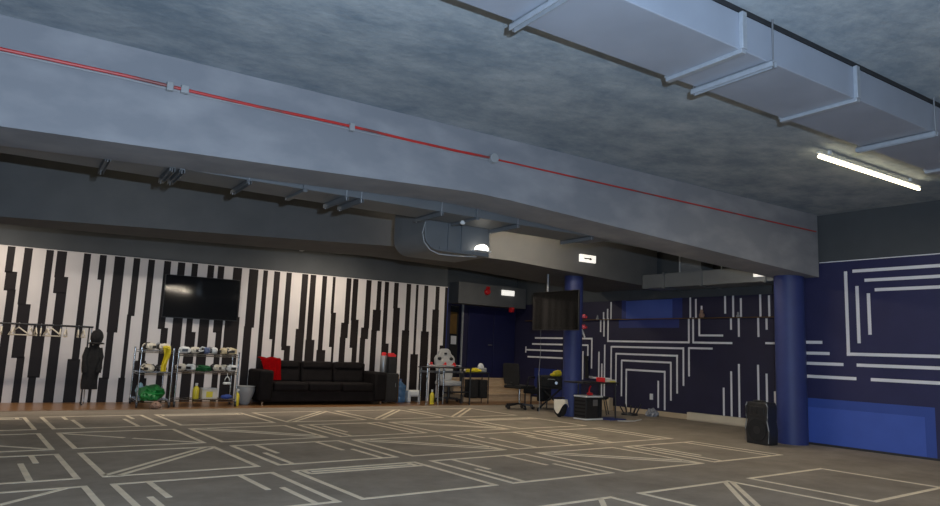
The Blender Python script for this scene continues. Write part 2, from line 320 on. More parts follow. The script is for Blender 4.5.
# near right wall
XR = 10.275
m = MB()
m.bb(XR, 11.9, -6, 5.62, 0, 2.655); m.mi = 2; m.bb(XR+.004, 11.9, -6, 5.62, 2.655, CEIL)
m.mi = 1; m.bb(XR-.006, XR+.01, -6, 5.11, 2.65, 2.663)
LW = .044; wl(RIGHT, XR, .2, -.02)
m.mi = 4; m.bb(XR-.002, XR+.001, 3.69, 5.37, .03, .665); m.mi = 3; m.bb(XR-.003, XR+.001, 3.81, 5.37, .03, .535)
struct(m.build('wall_right', ['navy', 'line', 'upper', 'blue', 'blue2']))
m = MB(); m.bb(XR-.012, XR, -6, 5.4, 0, .03); struct(m.build('baseboard_right', 'darkbase'))

# beams with shallow haunched soffits
def beam(name, prof, d0, d1, mt):
    m = MB(); top = [(s, CEIL+.02) for s, z, *_ in prof]
    s0 = [(s, z) for s, z, *_ in prof]
    n = len(prof)
    A = [m.bm.verts.new(bp(s, d0, z)) for s, z in s0]; B = [m.bm.verts.new(bp(p[0], p[2] if len(p) > 2 else d1, p[1])) for p in prof]
    C = [m.bm.verts.new(bp(p[0], p[2] if len(p) > 2 else d1, CEIL+.02)) for p in prof]; D = [m.bm.verts.new(bp(p[0], d0, CEIL+.02)) for p in prof]
    for i in range(n-1):
        for P, Q in ((A, B), (B, C), (C, D), (D, A)): m.bm.faces.new((P[i], P[i+1], Q[i+1], Q[i]))
    m.bm.faces.new((A[0], B[0], C[0], D[0])); m.bm.faces.new((A[-1], B[-1], C[-1], D[-1]))
    return struct(m.build(name, mt, angle=1.2))
# soffit line: rises to the middle of the span, falls to the columns
beam('ceiling_beam', [(-5.1, 2.3), (-.4, 2.565), (2.0, 2.66), (3.4, 2.722), (3.75, 2.733), (4.15, 2.725), (5.6, 2.65), (9.88, 2.435)], 5.72, 6.34, 'beam')
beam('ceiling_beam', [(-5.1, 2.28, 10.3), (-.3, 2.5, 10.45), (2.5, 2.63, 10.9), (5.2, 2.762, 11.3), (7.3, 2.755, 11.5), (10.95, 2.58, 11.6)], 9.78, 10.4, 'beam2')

# round blue columns
m = MB(); m.lathe([(.212, 0), (.212, 2.6)], (10.05, 5.47, 0), 40); m.mi = 0; struct(m.build('column', 'column'))
m = MB(); m.lathe([(.18, 0), (.18, 2.72)], (9.69, 9.63, 0), 40); struct(m.build('column', 'column'))

# ------------------------------------------------------------------ ceiling services
def duct(name, label, d0, d1, z0, z1, s0, s1, bars, flanges, mt, grp=None, fm='flange', gap_strip=False):
    t = thing(name, label, 'air duct', bp((s0+s1)/2, (d0+d1)/2, z0), BTH, grp)
    L, W, H = s1-s0, d1-d0, z1-z0; c = (s0+s1)/2
    m = MB(); m.bb(-L/2, L/2, -W/2, W/2, 0, H); m.build('casing', mt, t, bevel=.006)
    if gap_strip:
        m = MB(); m.bb(-L/2, L/2, -W/2-.004, -W/2+.04, H, CEIL-z0); m.build('dark_gap_strip', 'plastic', t)  # black strip stands in for the shade in the gap above the duct
    for s in flanges:
        m = MB(); e = .022; x = s-c
        m.bb(x-e, x+e, -W/2-.02, W/2+.02, -.028, 0); m.bb(x-e, x+e, W/2, W/2+.03, 0, H); m.bb(x-e, x+e, -W/2-.03, -W/2, 0, H)
        m.build('flange', fm, t, bevel=.003)
    for s in bars:
        m = MB(); x = s-c
        m.bb(x-.022, x+.022, -W/2-.04, W/2+.04, -.012, -.004); m.bb(x-.022, x-.017, -W/2-.04, W/2+.04, -.045, -.004); m.bb(x+.017, x+.022, -W/2-.04, W/2+.04, -.045, -.004)
        h = m.build('hanger_bar', fm, t)
        for y in (-W/2-.03, W/2+.03):
            m = MB(); m.cyl((x, y, -.05), (x, y, CEIL-z0), .006, n=8); m.build('hanger_rod', 'steel', h)
    return t
duct('air_duct', 'big pale grey rectangular duct under the near ceiling, top right', 2.56, 3.13, 3.09, 3.335, -3, 10.0, [-1.5, .6, 2.29, 3.92, 6.14, 8.4], [-.2, 3.63, 4.97, 7.38], 'duct', gap_strip=True)
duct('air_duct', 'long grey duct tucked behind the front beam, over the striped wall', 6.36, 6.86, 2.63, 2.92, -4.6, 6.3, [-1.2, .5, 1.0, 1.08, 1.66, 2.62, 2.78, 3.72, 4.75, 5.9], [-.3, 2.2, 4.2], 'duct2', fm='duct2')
# grey box unit with rounded corner hanging behind the second duct
t = thing('ceiling_unit', 'grey boxy ceiling unit with rounded left corner beside the lit lamp', 'ceiling unit', bp(3.9, 7.0, 2.31), BTH)
prof = [(.92, 0), (.92, .6), (0, .6), (0, .22)] + [(.2-.2*math.cos(a), .2-.2*math.sin(a)) for a in [PI/10*i for i in range(1, 5)]] + [(.2, 0)]
m = MB(); m.prism(prof, 0, .8, lambda a, b, t: (a, t, b)); m.build('casing', 'duct2', t, bevel=.006)
for x in (.33, .52):
    m = MB(); m.bb(x-.02, x+.02, -.02, .0, .02, .6); m.build('seam_strip', 'duct2', t)
m = MB(); m.bb(.2, .9, -.012, 0, .02, .05); m.build('bottom_strip', 'duct2', t)
m = MB(); m.tube([bp(3.87, 6.95, 2.62), bp(3.84, 6.95, 2.48), bp(3.87, 6.95, 2.38), bp(3.95, 6.95, 2.3), bp(4.07, 6.95, 2.262), bp(4.3, 6.95, 2.265), bp(4.6, 6.95, 2.285)], .008)
tag(m.build('cable_loop', 'greyp'), 'thin pale cable looping down beside the rounded corner of the ceiling unit', 'cable')
# duct along the far wall
t = thing('air_duct', 'grey duct running above the maze-patterned far wall', 'air duct', (11.3, 7.3, 2.52))
m = MB(); m.bb(-.3, .3, -1.6, 1.72, 0, .27); m.build('casing', 'duct2', t, bevel=.006)
for y in (-.9, .35, 1.2):
    m = MB(); m.bb(-.325, .3, y-.02, y+.02, -.02, .29); m.build('flange', 'duct2', t)
for y in (.0, .9):
    m = MB(); m.cyl((-.2, y, .27), (-.2, y, .85), .012, n=8); m.build('hanger_rod', 'flange', t)
m = MB(); m.bb(.32-.5, .32-.1, .45, .95, .27, .85); m.build('riser', 'duct2', t, bevel=.005)
# slim tray behind the second beam
t = thing('cable_tray', 'thin dark cable tray high along the top of the striped wall', 'cable tray', bp(0, 12.6, 2.93), BTH)
m = MB(); m.bb(-4.8, 5.2, -.04, .05, 0, .03); m.bb(-4.8, 5.2, -.04, -.03, .03, .08); m.build('tray', 'plastic', t)
for x in (-2.4, -.6, 1.75, 2.5, 2.95, 4.4):
    m = MB(); m.bb(x-.03, x+.03, -.09, .09, -.03, -.0); m.cyl((x, 0, 0), (x, 0, .43), .006, n=6); m.build('bracket', 'steel', t)

# red conduit on the front beam with its clips and junction
RZ = 3.118
t = thing('red_pipe', 'thin red pipe running along the face of the front beam', 'pipe', bp(0, 5.695, RZ), BTH)
m = MB(); m.tube([(x*.5, 0, .006*math.sin(x*1.7)) for x in range(-8, 9)], .013); m.build('pipe_run', 'red', t)
m = MB(); m.tube([(3.95+x*.45, .004, -.004*x/5) for x in range(0, 14)], .009); m.build('thin_run', 'red', t)
m = MB(); m.tube([(x*.5, .004, -.022+.005*math.sin(x*2.3)) for x in range(-8, 9)], .005); m.build('second_wire', 'greyp', t)
for x in (.82, 2.36): 
    m = MB(); m.bb(x-.025, x+.025, -.03, .02, -.04, .03); m.build('clip', 'greyp', t, bevel=.005)
m = MB(); m.bb(.90, .96, -.028, .02, -.035, .03); m.build('coupling', 'greyp', t, bevel=.006)
m = MB(); m.cyl((3.93, -.035, 0), (3.93, .02, 0), .05, n=20); m.build('junction_box', 'greyp', t, bevel=.005)
m = MB(); m.tube([bp(4.1, 6.5, 2.60), bp(4.1, 6.5, 2.585)], .02); m.blob(bp(4.1, 6.5, 2.575), (.03, .03, .02), .2); tag(m.build('ceiling_fitting', 'whitep'), 'small white fitting hanging under the duct behind the front beam', 'fitting')

# tube lights
def tube_light(label, p, L, rz, power, mt='tube', col=(1, .88, .70), grp='fluorescent tube lights'):
    t = thing('ceiling_light', label, 'light', p, rz, grp)
    m = MB(); m.bb(-L/2, L/2, -.014, .014, .03, .045); m.bb(-L/2+.2, -L/2+.24, -.01, .01, .06, CEIL-p[2]); m.bb(L/2-.24, L/2-.2, -.01, .01, .06, CEIL-p[2]); m.build('housing', 'whitep', t)
    m = MB(); m.cyl((-L/2+.02, 0, 0), (L/2-.02, 0, 0), .018, n=12)
    m.build('lamp_tube', mt, t)
    ld = bpy.data.lights.new('tube_glow', 'AREA'); ld.shape = 'RECTANGLE'; ld.size = L*.95; ld.size_y = .05; ld.energy = power; ld.color = col
    lo = bpy.data.objects.new('tube_glow', ld); COL.objects.link(lo); lo.parent = t; lo.location = (0, 0, -.028)
    return t
# ------------------------------------------------------------------ televisions and signs
def tv(name, label, w, h, loc, rz, tilt=0.0, sm='screen'):
    t = thing(name, label, 'television', loc, rz); t.rotation_euler = (tilt, 0, rz)
    m = MB(); m.bb(-w/2, w/2, 0, .035, 0, h); m.bb(-w*.3, w*.3, .035, .06, h*.2, h*.75); m.build('cabinet', 'plastic', t, bevel=.005)
    m = MB(); m.bb(-w/2+.01, w/2-.01, -.003, 0, .015, h-.01); m.build('screen', sm, t)
    return t
p = sp(2.985, -.095, 1.545)
t = tv('television', 'large black television mounted on the black and white striped wall', 1.36, .80, p, STH)
m = MB(); m.bb(-.2, .2, .06, .095, .3, .6); m.build('wall_mount', 'steel', t)
t = tv('television', 'wide television hung from the ceiling in front of the far blue column', 1.24, .74, (9.1, 9.53, 1.6), PI/2*3, 0, 'screen2')
m = MB(); m.bb(-.36, -.31, .035, .1, .2, .6); m.cyl((-.335, .12, .3), (-.335, .12, 1.3), .022); m.bb(-.42, -.25, .04, .14, .28, .34); m.build('ceiling_pole', 'steel', t)
m = MB(); m.tube([(9.14, 9.95, 1.6), (9.15, 9.95, 1.2), (9.13, 9.96, .8), (9.2, 10.0, .3), (9.24, 10.05, .006)], .006, 6); tag(m.build('dangling_wire', 'greyp'), 'thin pale cord hanging straight down below the ceiling-hung television', 'cord')

def sign(label, loc, rz, w, h, arrow=True, mt='sign'):
    t = thing('exit_sign', label, 'sign', loc, rz)
    m = MB(); m.bb(-w/2, w/2, -.04, 0, 0, h); m.build('light_box', mt, t, bevel=.004)
    if arrow:
        m = MB(); y0, y1 = -.044, -.0395
        m.bb(-w*.25, w*.1, y0, y1, h*.40, h*.58)
        m.prism([(w*.1, h*.26), (w*.27, h*.49), (w*.1, h*.72)], y0, y1, lambda a, b, q: (a, q, b)); m.build('arrow', 'plastic', t)
    return t
sign('lit white exit sign with a black arrow on the second beam', bp(9.0, 9.775, 2.91), BTH, .40, .14)
sign('small lit white sign on the beam over the wooden steps', (11.1, 13.345, 2.56), STH, .38, .13, False)
t = sign('lit white sign box on the side of the far duct near the front column', (10.955, 6.32, 2.60), -PI/2, .5, .12, False)
m = MB(); m.bb(-.02, .22, -.046, -.04, .05, .10); m.build('dark_symbol', 'plastic', t)
for nm, lb, loc in [('alarm_bell', 'red alarm bell on the beam left of the small lit sign over the steps', (10.45, 13.312, 2.60))]:
    t = thing(nm, lb, 'alarm', loc)
    m = MB(); m.cyl((0, .035, 0), (0, -.03, 0), .085, .06, 24); m.build('gong', 'bracketred', t, bevel=.006)
    m = MB(); m.bb(-.03, .05, -.02, .035, .07, .13); m.build('sounder', 'bracketred', t)
t = thing('ceiling_alarm', 'small red alarm hanging under the beam near the navy door', 'alarm', (11.2, 13.25, 2.27))
m = MB(); m.bb(-.035, .035, -.03, .1, -.12, 0); m.build('box', 'bracketred', t, bevel=.006)
m = MB(); m.cyl((0, 0, -.03), (0, -.045, -.03), .02); m.build('lens', 'redp', t)
# red fittings on the far column
for z, lb in [(1.90, 'upper red alarm box on the far blue column beside the hanging television'), (1.70, 'lower red alarm box on the far blue column, under the other red one')]:
    t = thing('column_alarm', lb, 'alarm', (9.80, 9.47, z), .7)
    m = MB(); m.bb(-.02, .17, -.05, .03, -.035, .04); m.build('case', 'bracketred', t, bevel=.008)
    m = MB(); m.cyl((.12, -.05, 0), (.12, -.07, 0), .02); m.build('button', 'redp', t)
t = thing('wall_hook', 'white slanting peg on the far blue column below the red boxes', 'peg', (9.78, 9.46, 1.60), .5)
m = MB(); m.bar((0, .02, .05), (.09, -.02, -.10), .03, .02); m.build('peg', 'whitep', t, bevel=.004)

# ------------------------------------------------------------------ clothes rail
ra = sp(-.75, -.42, 1.30); rb = sp(1.2, -.42, 1.30)
t = thing('clothes_rail', 'long black clothes rail with hangers before the striped wall', 'clothes rail', (ra+rb)/2*1 - V(0, 0, 1.30), STH)
Lr = (rb-ra).length
m = MB(); m.cyl((-Lr/2, 0, 1.30), (Lr/2, 0, 1.30), .016); m.build('rail', 'plastic', t)
for x in (-Lr/2+.02, Lr/2-.06):
    m = MB(); m.cyl((x, 0, .02), (x, 0, 1.30), .012); m.cyl((x, -.2, .02), (x, .2, .02), .012); m.build('leg', 'plastic', t)
m = MB(); m.cyl((Lr/2-.02, .02, .0), (Lr/2-.02, .02, 1.29), .008); m.build('chrome_post', 'chrome', t)
hm = None
HX = [(.66, 'farthest from the dark coat'), (.90, 'in the left half of the bare rail'), (.98, ''), (1.17, ''), (1.25, ''), (1.32, ''), (1.42, ''), (1.60, ''), (1.68, ''), (1.86, 'close to the dark coat')]
def hanger(loc, rz, label):
    t = thing('clothes_hanger', label, 'hanger', loc, rz, 'hangers on the clothes rail')
    m = MB(); m.tube([(0, .0, -.05), (0, 0, -.02), (0, .018, 0.0), (0, .018, .016), (0, 0, .026), (0, -.016, .014)], .005, 6); m.build('hook', 'steel', t)
    m = MB(); m.tube([(0, 0, -.05), (0, .17, -.14), (0, .19, -.17), (0, -.19, -.17), (0, -.17, -.14)], .011, 6, close=True); m.build('arms', 'offwhite', t)
    return t
hg = None
sxs = [-.1, .06, .13, .30, .37, .44, .53, .60, .72, .80, .98, 1.06]
rots = [.5, .4, 1.3, .3, .6, .5, .7, 1.2, .45, .35, .5, .6]
places = ['leftmost hanger on the clothes rail, nearest the left edge', 'pale hanger second from the left on the clothes rail', 'pale hanger turned flat, third from the left on the rail', 'fourth pale hanger from the left on the clothes rail', 'fifth pale hanger from the left on the clothes rail', 'sixth pale hanger from the left on the clothes rail', 'seventh pale hanger from the left on the clothes rail', 'pale hanger turned flat near the middle of the rail', 'fourth pale hanger from the dark coat on the rail', 'third pale hanger from the dark coat on the rail', 'second pale hanger from the dark coat on the rail', 'pale hanger right beside the dark coat on the rail']
for s, r_, lb in zip(sxs, rots, places):
    loc = sp(s, -.42, 1.295)
    if hg is None: hg = hanger(loc, STH+r_-.5, lb)
    else: dup(hg, lb, loc, STH+r_-.5)
def coat(label, loc, rz, h=.75, w=.23):
    t = thing('coat', label, 'coat', loc, rz)
    def f(u, v):
        a = 2*PI*u; wd = w*(.45+.55*min(1, v*4)) * (1 - .12*v); z = -h*v
        k = 1+.14*math.sin(a*5+v*3)
        return (.5*wd*math.cos(a)*k + .02*math.sin(6*v), .26*wd*math.sin(a)*k, z)
    m = MB(); m.sheet(28, 10, f, .008); m.build('body', 'fabric', t)
    for sx in (-1, 1):
        m = MB(); m.tube([(sx*w*.36, 0, -.05), (sx*w*.5, -.02, -.2), (sx*w*.46, -.04, -.38), (sx*w*.42, -.04, -.46)], .045, 10); m.build('sleeve', 'fabric', t)
    m = MB(); m.tube([(-.06, -.04, 0), (-.03, -.06, .03), (.03, -.06, .03), (.06, -.04, 0), (.03, .04, .03), (-.03, .04, .03)], .02, 8, close=True); m.build('collar', 'fabric', t)
    return t
coat('long black coat hanging at the right end of the clothes rail', sp(1.24, -.46, 1.0), STH, .74, .24)
coat('black garment on the clothes rail cut off by the left edge', sp(-.83, -.44, 1.28), STH, .35, .3)
t = thing('hat', 'round black hat hung above the long coat on the rail end', 'hat', sp(1.27, -.44, 1.13), STH)
m = MB(); m.blob((0, 0, 0), (.10, .09, .14), .12, 4, seed=3); m.build('crown', 'fabric', t)
m = MB(); m.lathe([(.10, -.085), (.125, -.10), (.125, -.11), (.08, -.115)], (0, 0, 0), 24); m.build('brim', 'fabric', t)

# ------------------------------------------------------------------ wire racks
def rack(label, loc, rz, W, D, H, shelves):
    t = thing('wire_rack', label, 'rack', loc, rz, 'chrome wire racks')
    for x in (-W/2, W/2):
        for y in (-D/2, D/2):
            m = MB(); m.cyl((x, y, .09), (x, y, H), .0135); l = m.build('post', 'chrome', t)
            m = MB(); m.cyl((x-.012, y, .035), (x+.012, y, .035), .035, n=16); m.bb(x-.02, x+.02, y-.01, y+.01, .06, .10); m.build('caster', 'plastic', l)
    for z in shelves:
        m = MB()
        for y in (-D/2, D/2): m.cyl((-W/2, y, z), (W/2, y, z), .006, n=8); m.cyl((-W/2, y, z-.03), (W/2, y, z-.03), .005, n=8)
        for x in (-W/2, W/2): m.cyl((x, -D/2, z), (x, D/2, z), .006, n=8); m.cyl((x, -D/2, z-.03), (x, D/2, z-.03), .005, n=8)
        if W > D:
            k = int(W/.035)
            for i in range(1, k): m.bar((-W/2+W*i/k, -D/2, z), (-W/2+W*i/k, D/2, z), .006, .006)
        else:
            k = int(D/.035)
            for i in range(1, k): m.bar((-W/2, -D/2+D*i/k, z), (W/2, -D/2+D*i/k, z), .006, .006)
        m.build('shelf', 'chrome', t)
    return t
R1, R2 = V(2.905, 13.03, .004), V(3.755, 12.86, .004)
rack('narrow chrome wire rack with the yellow cloth, nearer the clothes rail', R1, STH, .50, .88, .99, [.12, .575, .94])
rack('wider chrome wire rack under the wall television', R2, STH, 1.02, .44, .96, [.12, .60, .90])

# headsets lying on the racks
HS = {}
def headset(name, label, body, strap, loc, rz):
    t = thing(name, label, 'headset', loc, rz, 'headsets on the wire racks')
    m = MB(); m.blob((0, 0, .058), (.098, .062, .058), .25, 2.5, seed=len(HS)*3+1, flat=.0, power=.8); sh = m.build('shell', body, t)
    m = MB(); m.bb(-.088, .088, .03, .085, .012, .10); m.build('face_pad', 'plastic', t, bevel=.02)
    m = MB()
    pts = [(.09*math.cos(a), .05+.075*math.sin(a), .06+.02*math.sin(a*2)) for a in [PI*i/10 for i in range(11)]]
    m.tube(pts, .013, 8); m.tube([(0, .03, .105), (0, .08, .12), (0, .12, .08)], .011, 8); m.build('strap', strap, t)
    m = MB(); m.bb(-.045, .05, -.067, -.045, .03, .075); m.build('front_panel', 'plastic', t, bevel=.004)
    return t
def on(R, x, y, z): return R + ST*x + SN*y + V(0, 0, z)
def place_hs(kind, label, R, x, y, z, rz):
    spec = {'w': ('offwhite', 'plastic'), 'g': ('whitep', 'greyp'), 'b': ('bluegrey', 'whitep'), 't': ('tan', 'offwhite')}[kind]
    rz += 1.3*math.sin(7*x+5*y+z*3)
    if kind not in HS: HS[kind] = headset('headset', label, *spec, on(R, x, y, z), STH+rz)
    else: dup(HS[kind], label, on(R, x, y, z), STH+rz)
z1, z2 = .952, .587
for a in [('w', 'cream headset at the front left corner of the narrow rack top', R1, -.1, -.33, z1, .3), ('w', 'cream headset at the front right corner of the narrow rack top', R1, .12, -.30, z1, -.5), ('w', 'cream headset in the middle of the narrow rack top', R1, -.07, .0, z1, 1.9), ('g', 'white headset at the right middle of the narrow rack top', R1, .13, .02, z1, 2.6), ('w', 'cream headset at the wall end of the narrow rack top', R1, -.06, .30, z1, .8),
          ('w', 'cream headset at the front left of the narrow rack middle shelf', R1, -.1, -.32, z2, -.4), ('t', 'tan headset in the middle of the narrow rack middle shelf', R1, -.08, -.02, z2, .9), ('w', 'cream headset at the wall end of the narrow rack middle shelf', R1, -.05, .29, z2, 2.4), ('w', 'cream headset beside the yellow cloth on the narrow rack', R1, .12, -.27, z2, .2)]: place_hs(*a)
z1, z2 = .912, .612
for a in [('g', 'white headset first from the left on the wide rack top', R2, -.39, -.05, z1, .2), ('w', 'cream headset second from the left on the wide rack top', R2, -.2, .02, z1, -.6), ('b', 'blue-grey headset on the wide rack top', R2, -.02, -.04, z1, .5), ('g', 'white headset right of the blue-grey one on the wide rack', R2, .13, .06, z1, 2.3), ('t', 'tan headset left of the last one on the wide rack top', R2, .27, -.05, z1, -.2), ('t', 'tan headset at the right end of the wide rack top', R2, .42, .0, z1, .7),
          ('w', 'cream headset at the left end of the wide rack middle shelf', R2, -.42, -.02, z2, .4), ('g', 'white headset left of the green cloth on the wide rack', R2, -.27, -.08, z2, -.3), ('w', 'cream headset right of the green cloth on the wide rack', R2, .18, -.06, z2, .6), ('w', 'cream headset second from the right on the wide rack middle shelf', R2, .32, .03, z2, -.7), ('g', 'white headset at the right end of the wide rack middle shelf', R2, .43, -.1, z2, 1.5)]: place_hs(*a)
# cloths, bags and bottles on the racks
def drape(u, v):
    x = .09*(u-.5)*2; d = v
    if d < .35: return (x, -.02-.06*d/.35*2, .01+.008*math.sin(9*u))
    k = (d-.35)/.65
    return (x*(1-.2*k)+.012*math.sin(7*k), -.145-.012*math.sin(u*11+k*4), .01-k*.30)
t = thing('yellow_cloth', 'bright yellow cloth hanging over the narrow rack edge', 'cloth', on(R1, .13, -.36, .965), STH)
def drape2(u, v):
    return (.055*(u-.5)*2*(1-.35*v)-.025*v+.012*math.sin(v*6), -.145-.02*math.sin(u*9+v*5)-.015*v, .02-v*.38)
m = MB(); m.sheet(12, 14, drape2, .006); m.build('cloth_fall', 'yellow', t)
m = MB(); m.blob((0, -.07, .03), (.06, .10, .04), .35, 3, seed=9); m.build('bunched_top', 'yellow', t)
m = MB(); m.blob((0, 0, .045), (.17, .13, .06), .45, 2.6, seed=4, flat=.0); o = m.build('green_cloth', 'greend'); o.location = on(R2, -.06, -.03, .608); tag(o, 'dark green bunched cloth on the middle shelf of the wide rack', 'cloth')
m = MB(); m.blob((0, 0, .10), (.185, .34, .13), .35, 2.6, seed=5, flat=.0); m.blob((-.1, -.3, .04), (.13, .14, .1), .4, 3, seed=8, flat=0.0); o = m.build('green_bag', 'green'); o.location = on(R1, -.0, -.16, .128); tag(o, 'shiny green bag slumped over the bottom shelf of the narrow rack', 'bag')
m = MB(); m.blob((0, 0, .1), (.07, .07, .13), .4, 4, seed=2, flat=0); o = m.build('pale_blue_bag', 'lblue'); o.location = on(R1, -.12, .32, .128); tag(o, 'pale blue bag on the bottom shelf behind the green bag', 'bag')
m = MB(); m.blob((0, 0, .05), (.08, .1, .06), .4, 3, seed=12, flat=0); o = m.build('pinkish_bag', 'pink'); o.location = on(R1, .02, -.60, .004); tag(o, 'brownish pink bag on the floor under the green bag', 'bag')
def bottle(name, label, loc, body, cap, h=.24, r=.042, spray=False):
    t = thing(name, label, 'bottle', loc)
    m = MB(); m.lathe([(r*.9, 0), (r, .01), (r, h*.62), (r*.85, h*.7), (r*.4, h*.8), (r*.38, h*.86)]); m.build('body', body, t)
    m = MB()
    if spray: m.bb(-.02, .02, -.06, .025, h*.9, h); m.cyl((0, 0, h*.84), (0, 0, h*.9), r*.42); m.tube([(0, -.03, h*.9), (0, -.045, h*.8)], .006)
    else: m.cyl((0, 0, h*.84), (0, 0, h), r*.45)
    m.build('spray_head' if spray else 'cap', cap, t)
    return t
bottle('yellow_bottle', 'yellow bottle on the bottom shelf of the wide rack', on(R2, -.14, -.06, .128), 'yellowp', 'whitep', .27, .055)
bottle('spray_bottle', 'yellow spray bottle on the floor beside the grey bin', on(R2, .56, -.1, .004), 'yellowp', 'whitep', .30, .045, True)
t = thing('storage_box', 'white box with a yellow label on the bottom shelf of the wide rack', 'box', on(R2, .08, -.04, .128), STH)
m = MB(); m.bb(-.13, .13, -.1, .1, 0, .17); m.build('body', 'offwhite', t, bevel=.012)
m = MB(); m.bb(-.137, .137, -.107, .107, .165, .185); m.build('lid', 'whitep', t, bevel=.006)
m = MB(); m.bb(-.06, .05, -.103, -.099, .03, .13); m.build('label_patch', 'yellowp', t)
t = thing('hanging_headphones', 'white headphones hanging from the right part of the wide rack', 'headphones', on(R2, .33, -.235, .47), STH)
for x in (-.03, .03):
    m = MB(); m.lathe([(.03, -.02), (.042, 0), (.03, .02)], (x, -.02, -.06)); m.build('ear_cup', 'whitep', t)
m = MB(); m.tube([(-.035, -.02, -.05), (-.04, -.02, 0), (-.02, -.02, .05), (.02, -.02, .05), (.04, -.02, 0), (.035, -.02, -.05)], .008); m.tube([(0, -.02, .05), (0, -.01, .12)], .004); m.build('headband', 'whitep', t)
m = MB(); m.blob((0, 0, .035), (.1, .06, .04), .3, 3, seed=6, flat=0); o = m.build('blue_pouch', 'blue2'); o.location = on(R2, .38, -.1, .128); tag(o, 'dark blue pouch at the right end of the wide rack bottom shelf', 'pouch')
t = thing('waste_bin', 'light grey rounded waste bin between the wide rack and sofa', 'bin', on(R2, .78, .2, .004))
m = MB(); m.lathe([(.075, 0), (.085, .01), (.12, .10), (.16, .20), (.174, .28), (.165, .325), (.155, .325), (.16, .28), (.11, .1), (.07, .03)], n=32); m.build('body', 'greyp', t)
m = MB(); m.lathe([(.165, .322), (.176, .33), (.165, .337), (.155, .33)], n=32); m.build('rim', 'greyp', t)

# ------------------------------------------------------------------ sofa
SO = sp(5.27, -.88, .004)      # centre of the sofa's front edge
t = thing('sofa', 'long black leather sofa against the striped wall', 'sofa', SO, STH)
W = 2.6
m = MB(); m.bb(-W/2+.05, W/2-.05, .03, .84, .06, .27); m.build('base', 'leather', t, bevel=.02)
for i in range(3):
    w = (W-.56)/3; x0 = -W/2+.28+i*w
    m = MB(); m.bb(x0+.006, x0+w-.006, 0, .62, .255, .425); m.build('seat_cushion', 'leather', t, bevel=.045, seg=4)
    m = MB(); m.box((x0+w/2, .66, .60), (w-.012, .2, .42), R=Matrix.Rotation(-.16, 4, 'X')); m.box((x0+w/2, .645, .735), (w-.05, .19, .16), R=Matrix.Rotation(-.16, 4, 'X')); m.build('back_cushion', 'leather', t, bevel=.05, seg=4)
m = MB(); m.bb(-W/2+.2, W/2-.2, .70, .86, .2, .80); m.build('back_frame', 'leather', t, bevel=.03)
for sx in (-1, 1):
    x0, x1 = sorted((sx*W/2, sx*(W/2-.27))); m = MB(); m.bb(x0, x1, .0, .86, .07, .645); m.build('arm', 'leather', t, bevel=.05, seg=4)
    for y in (.07, .79):
        m = MB(); m.cyl((sx*(W/2-.1), y, 0), (sx*(W/2-.1), y, .075), .02, .028); m.build('foot', 'chrome', t)
def thr(u, v):
    x = -.46+(u-.5)*.40; k = 1-.3*0
    if v < .25: return (x, .80-.18*v/.25, .855+.012*math.sin(u*12))
    k = (v-.25)/.75
    xx = x+.10*k*(1-u)*1.2
    return (xx, .60-.12*k-.012*math.sin(u*10+k*3), .853-k*.41)
m = MB(); m.sheet(14, 14, lambda u, v: thr(u, v), .014); o = m.build('red_throw', 'redc'); o.location = SO+ST*(-.5)-SN*.035; o.rotation_euler.z = STH
tag(o, 'bright red throw over the left end of the black sofa back', 'throw')
# cabinet by the sofa arm with what stands on it
CB = sp(6.775, -.42, .004)
t = thing('side_cabinet', 'low black cabinet squeezed beside the right sofa arm', 'cabinet', CB, STH)
m = MB(); m.bb(-.17, .17, -.2, .2, .03, .62); m.build('body', 'plastic', t, bevel=.006)
m = MB(); m.bb(-.14, .14, -.215, -.2, .06, .59); d = m.build('door', 'plastic', t, bevel=.004)
m = MB(); m.cyl((.1, -.225, .34), (.1, -.225, .42), .006); m.build('handle', 'steel', d)
m = MB(); m.bb(.17, .185, -.2, .2, .03, .60); m.build('side_panel', 'brown', t)
t = thing('grey_canister', 'dark grey canister with a red lid at the sofa end of the cabinet', 'canister', CB+ST*(-.1)+V(0, 0, .62))
m = MB(); m.lathe([(.065, 0), (.07, .01), (.07, .34), (.06, .36)]); m.build('body', 'steel', t)
m = MB(); m.lathe([(.05, .36), (.05, .41), (.03, .43)]); m.build('lid', 'redp', t)
t = thing('black_case', 'tall black case with a red top on the right of the cabinet', 'case', CB+ST*.07+V(0, 0, .62), STH)
m = MB(); m.bb(-.075, .085, -.1, .1, 0, .34); m.build('body', 'plastic', t, bevel=.01)
m = MB(); m.bb(-.06, .05, -.06, .06, .34, .42); m.bb(.04, .10, -.05, .05, .34, .39); m.build('red_top', 'redp', t, bevel=.012)
# water bottle and white appliance
t = thing('water_bottle', 'big blue water cooler bottle on the floor by the striped wall', 'bottle', sp(7.16, -.28, .004))
m = MB(); m.lathe([(.12, 0), (.135, .02), (.135, .1), (.128, .12), (.135, .14), (.135, .24), (.128, .26), (.135, .28), (.13, .35), (.05, .42), (.04, .44)], n=28); m.build('body', 'waterblue', t)
m = MB(); m.lathe([(.035, .44), (.038, .49), (.03, .495)]); m.build('cap', 'bluegrey', t)
t = thing('white_appliance', 'rounded white machine on the floor between water bottle and desk', 'appliance', sp(7.46, -.33, .004), STH)
m = MB(); m.bb(-.15, .15, -.1, .1, .12, .26); m.build('body', 'whitep', t, bevel=.04, seg=4)
for sx in (-1, 1):
    m = MB(); m.bb(sx*.12-.035, sx*.12+.035, -.09, .09, 0, .16); m.build('foot', 'whitep', t, bevel=.02)
m = MB(); m.bb(-.08, .08, -.085, .09, .03, .125); m.build('dark_tray', 'plastic', t)

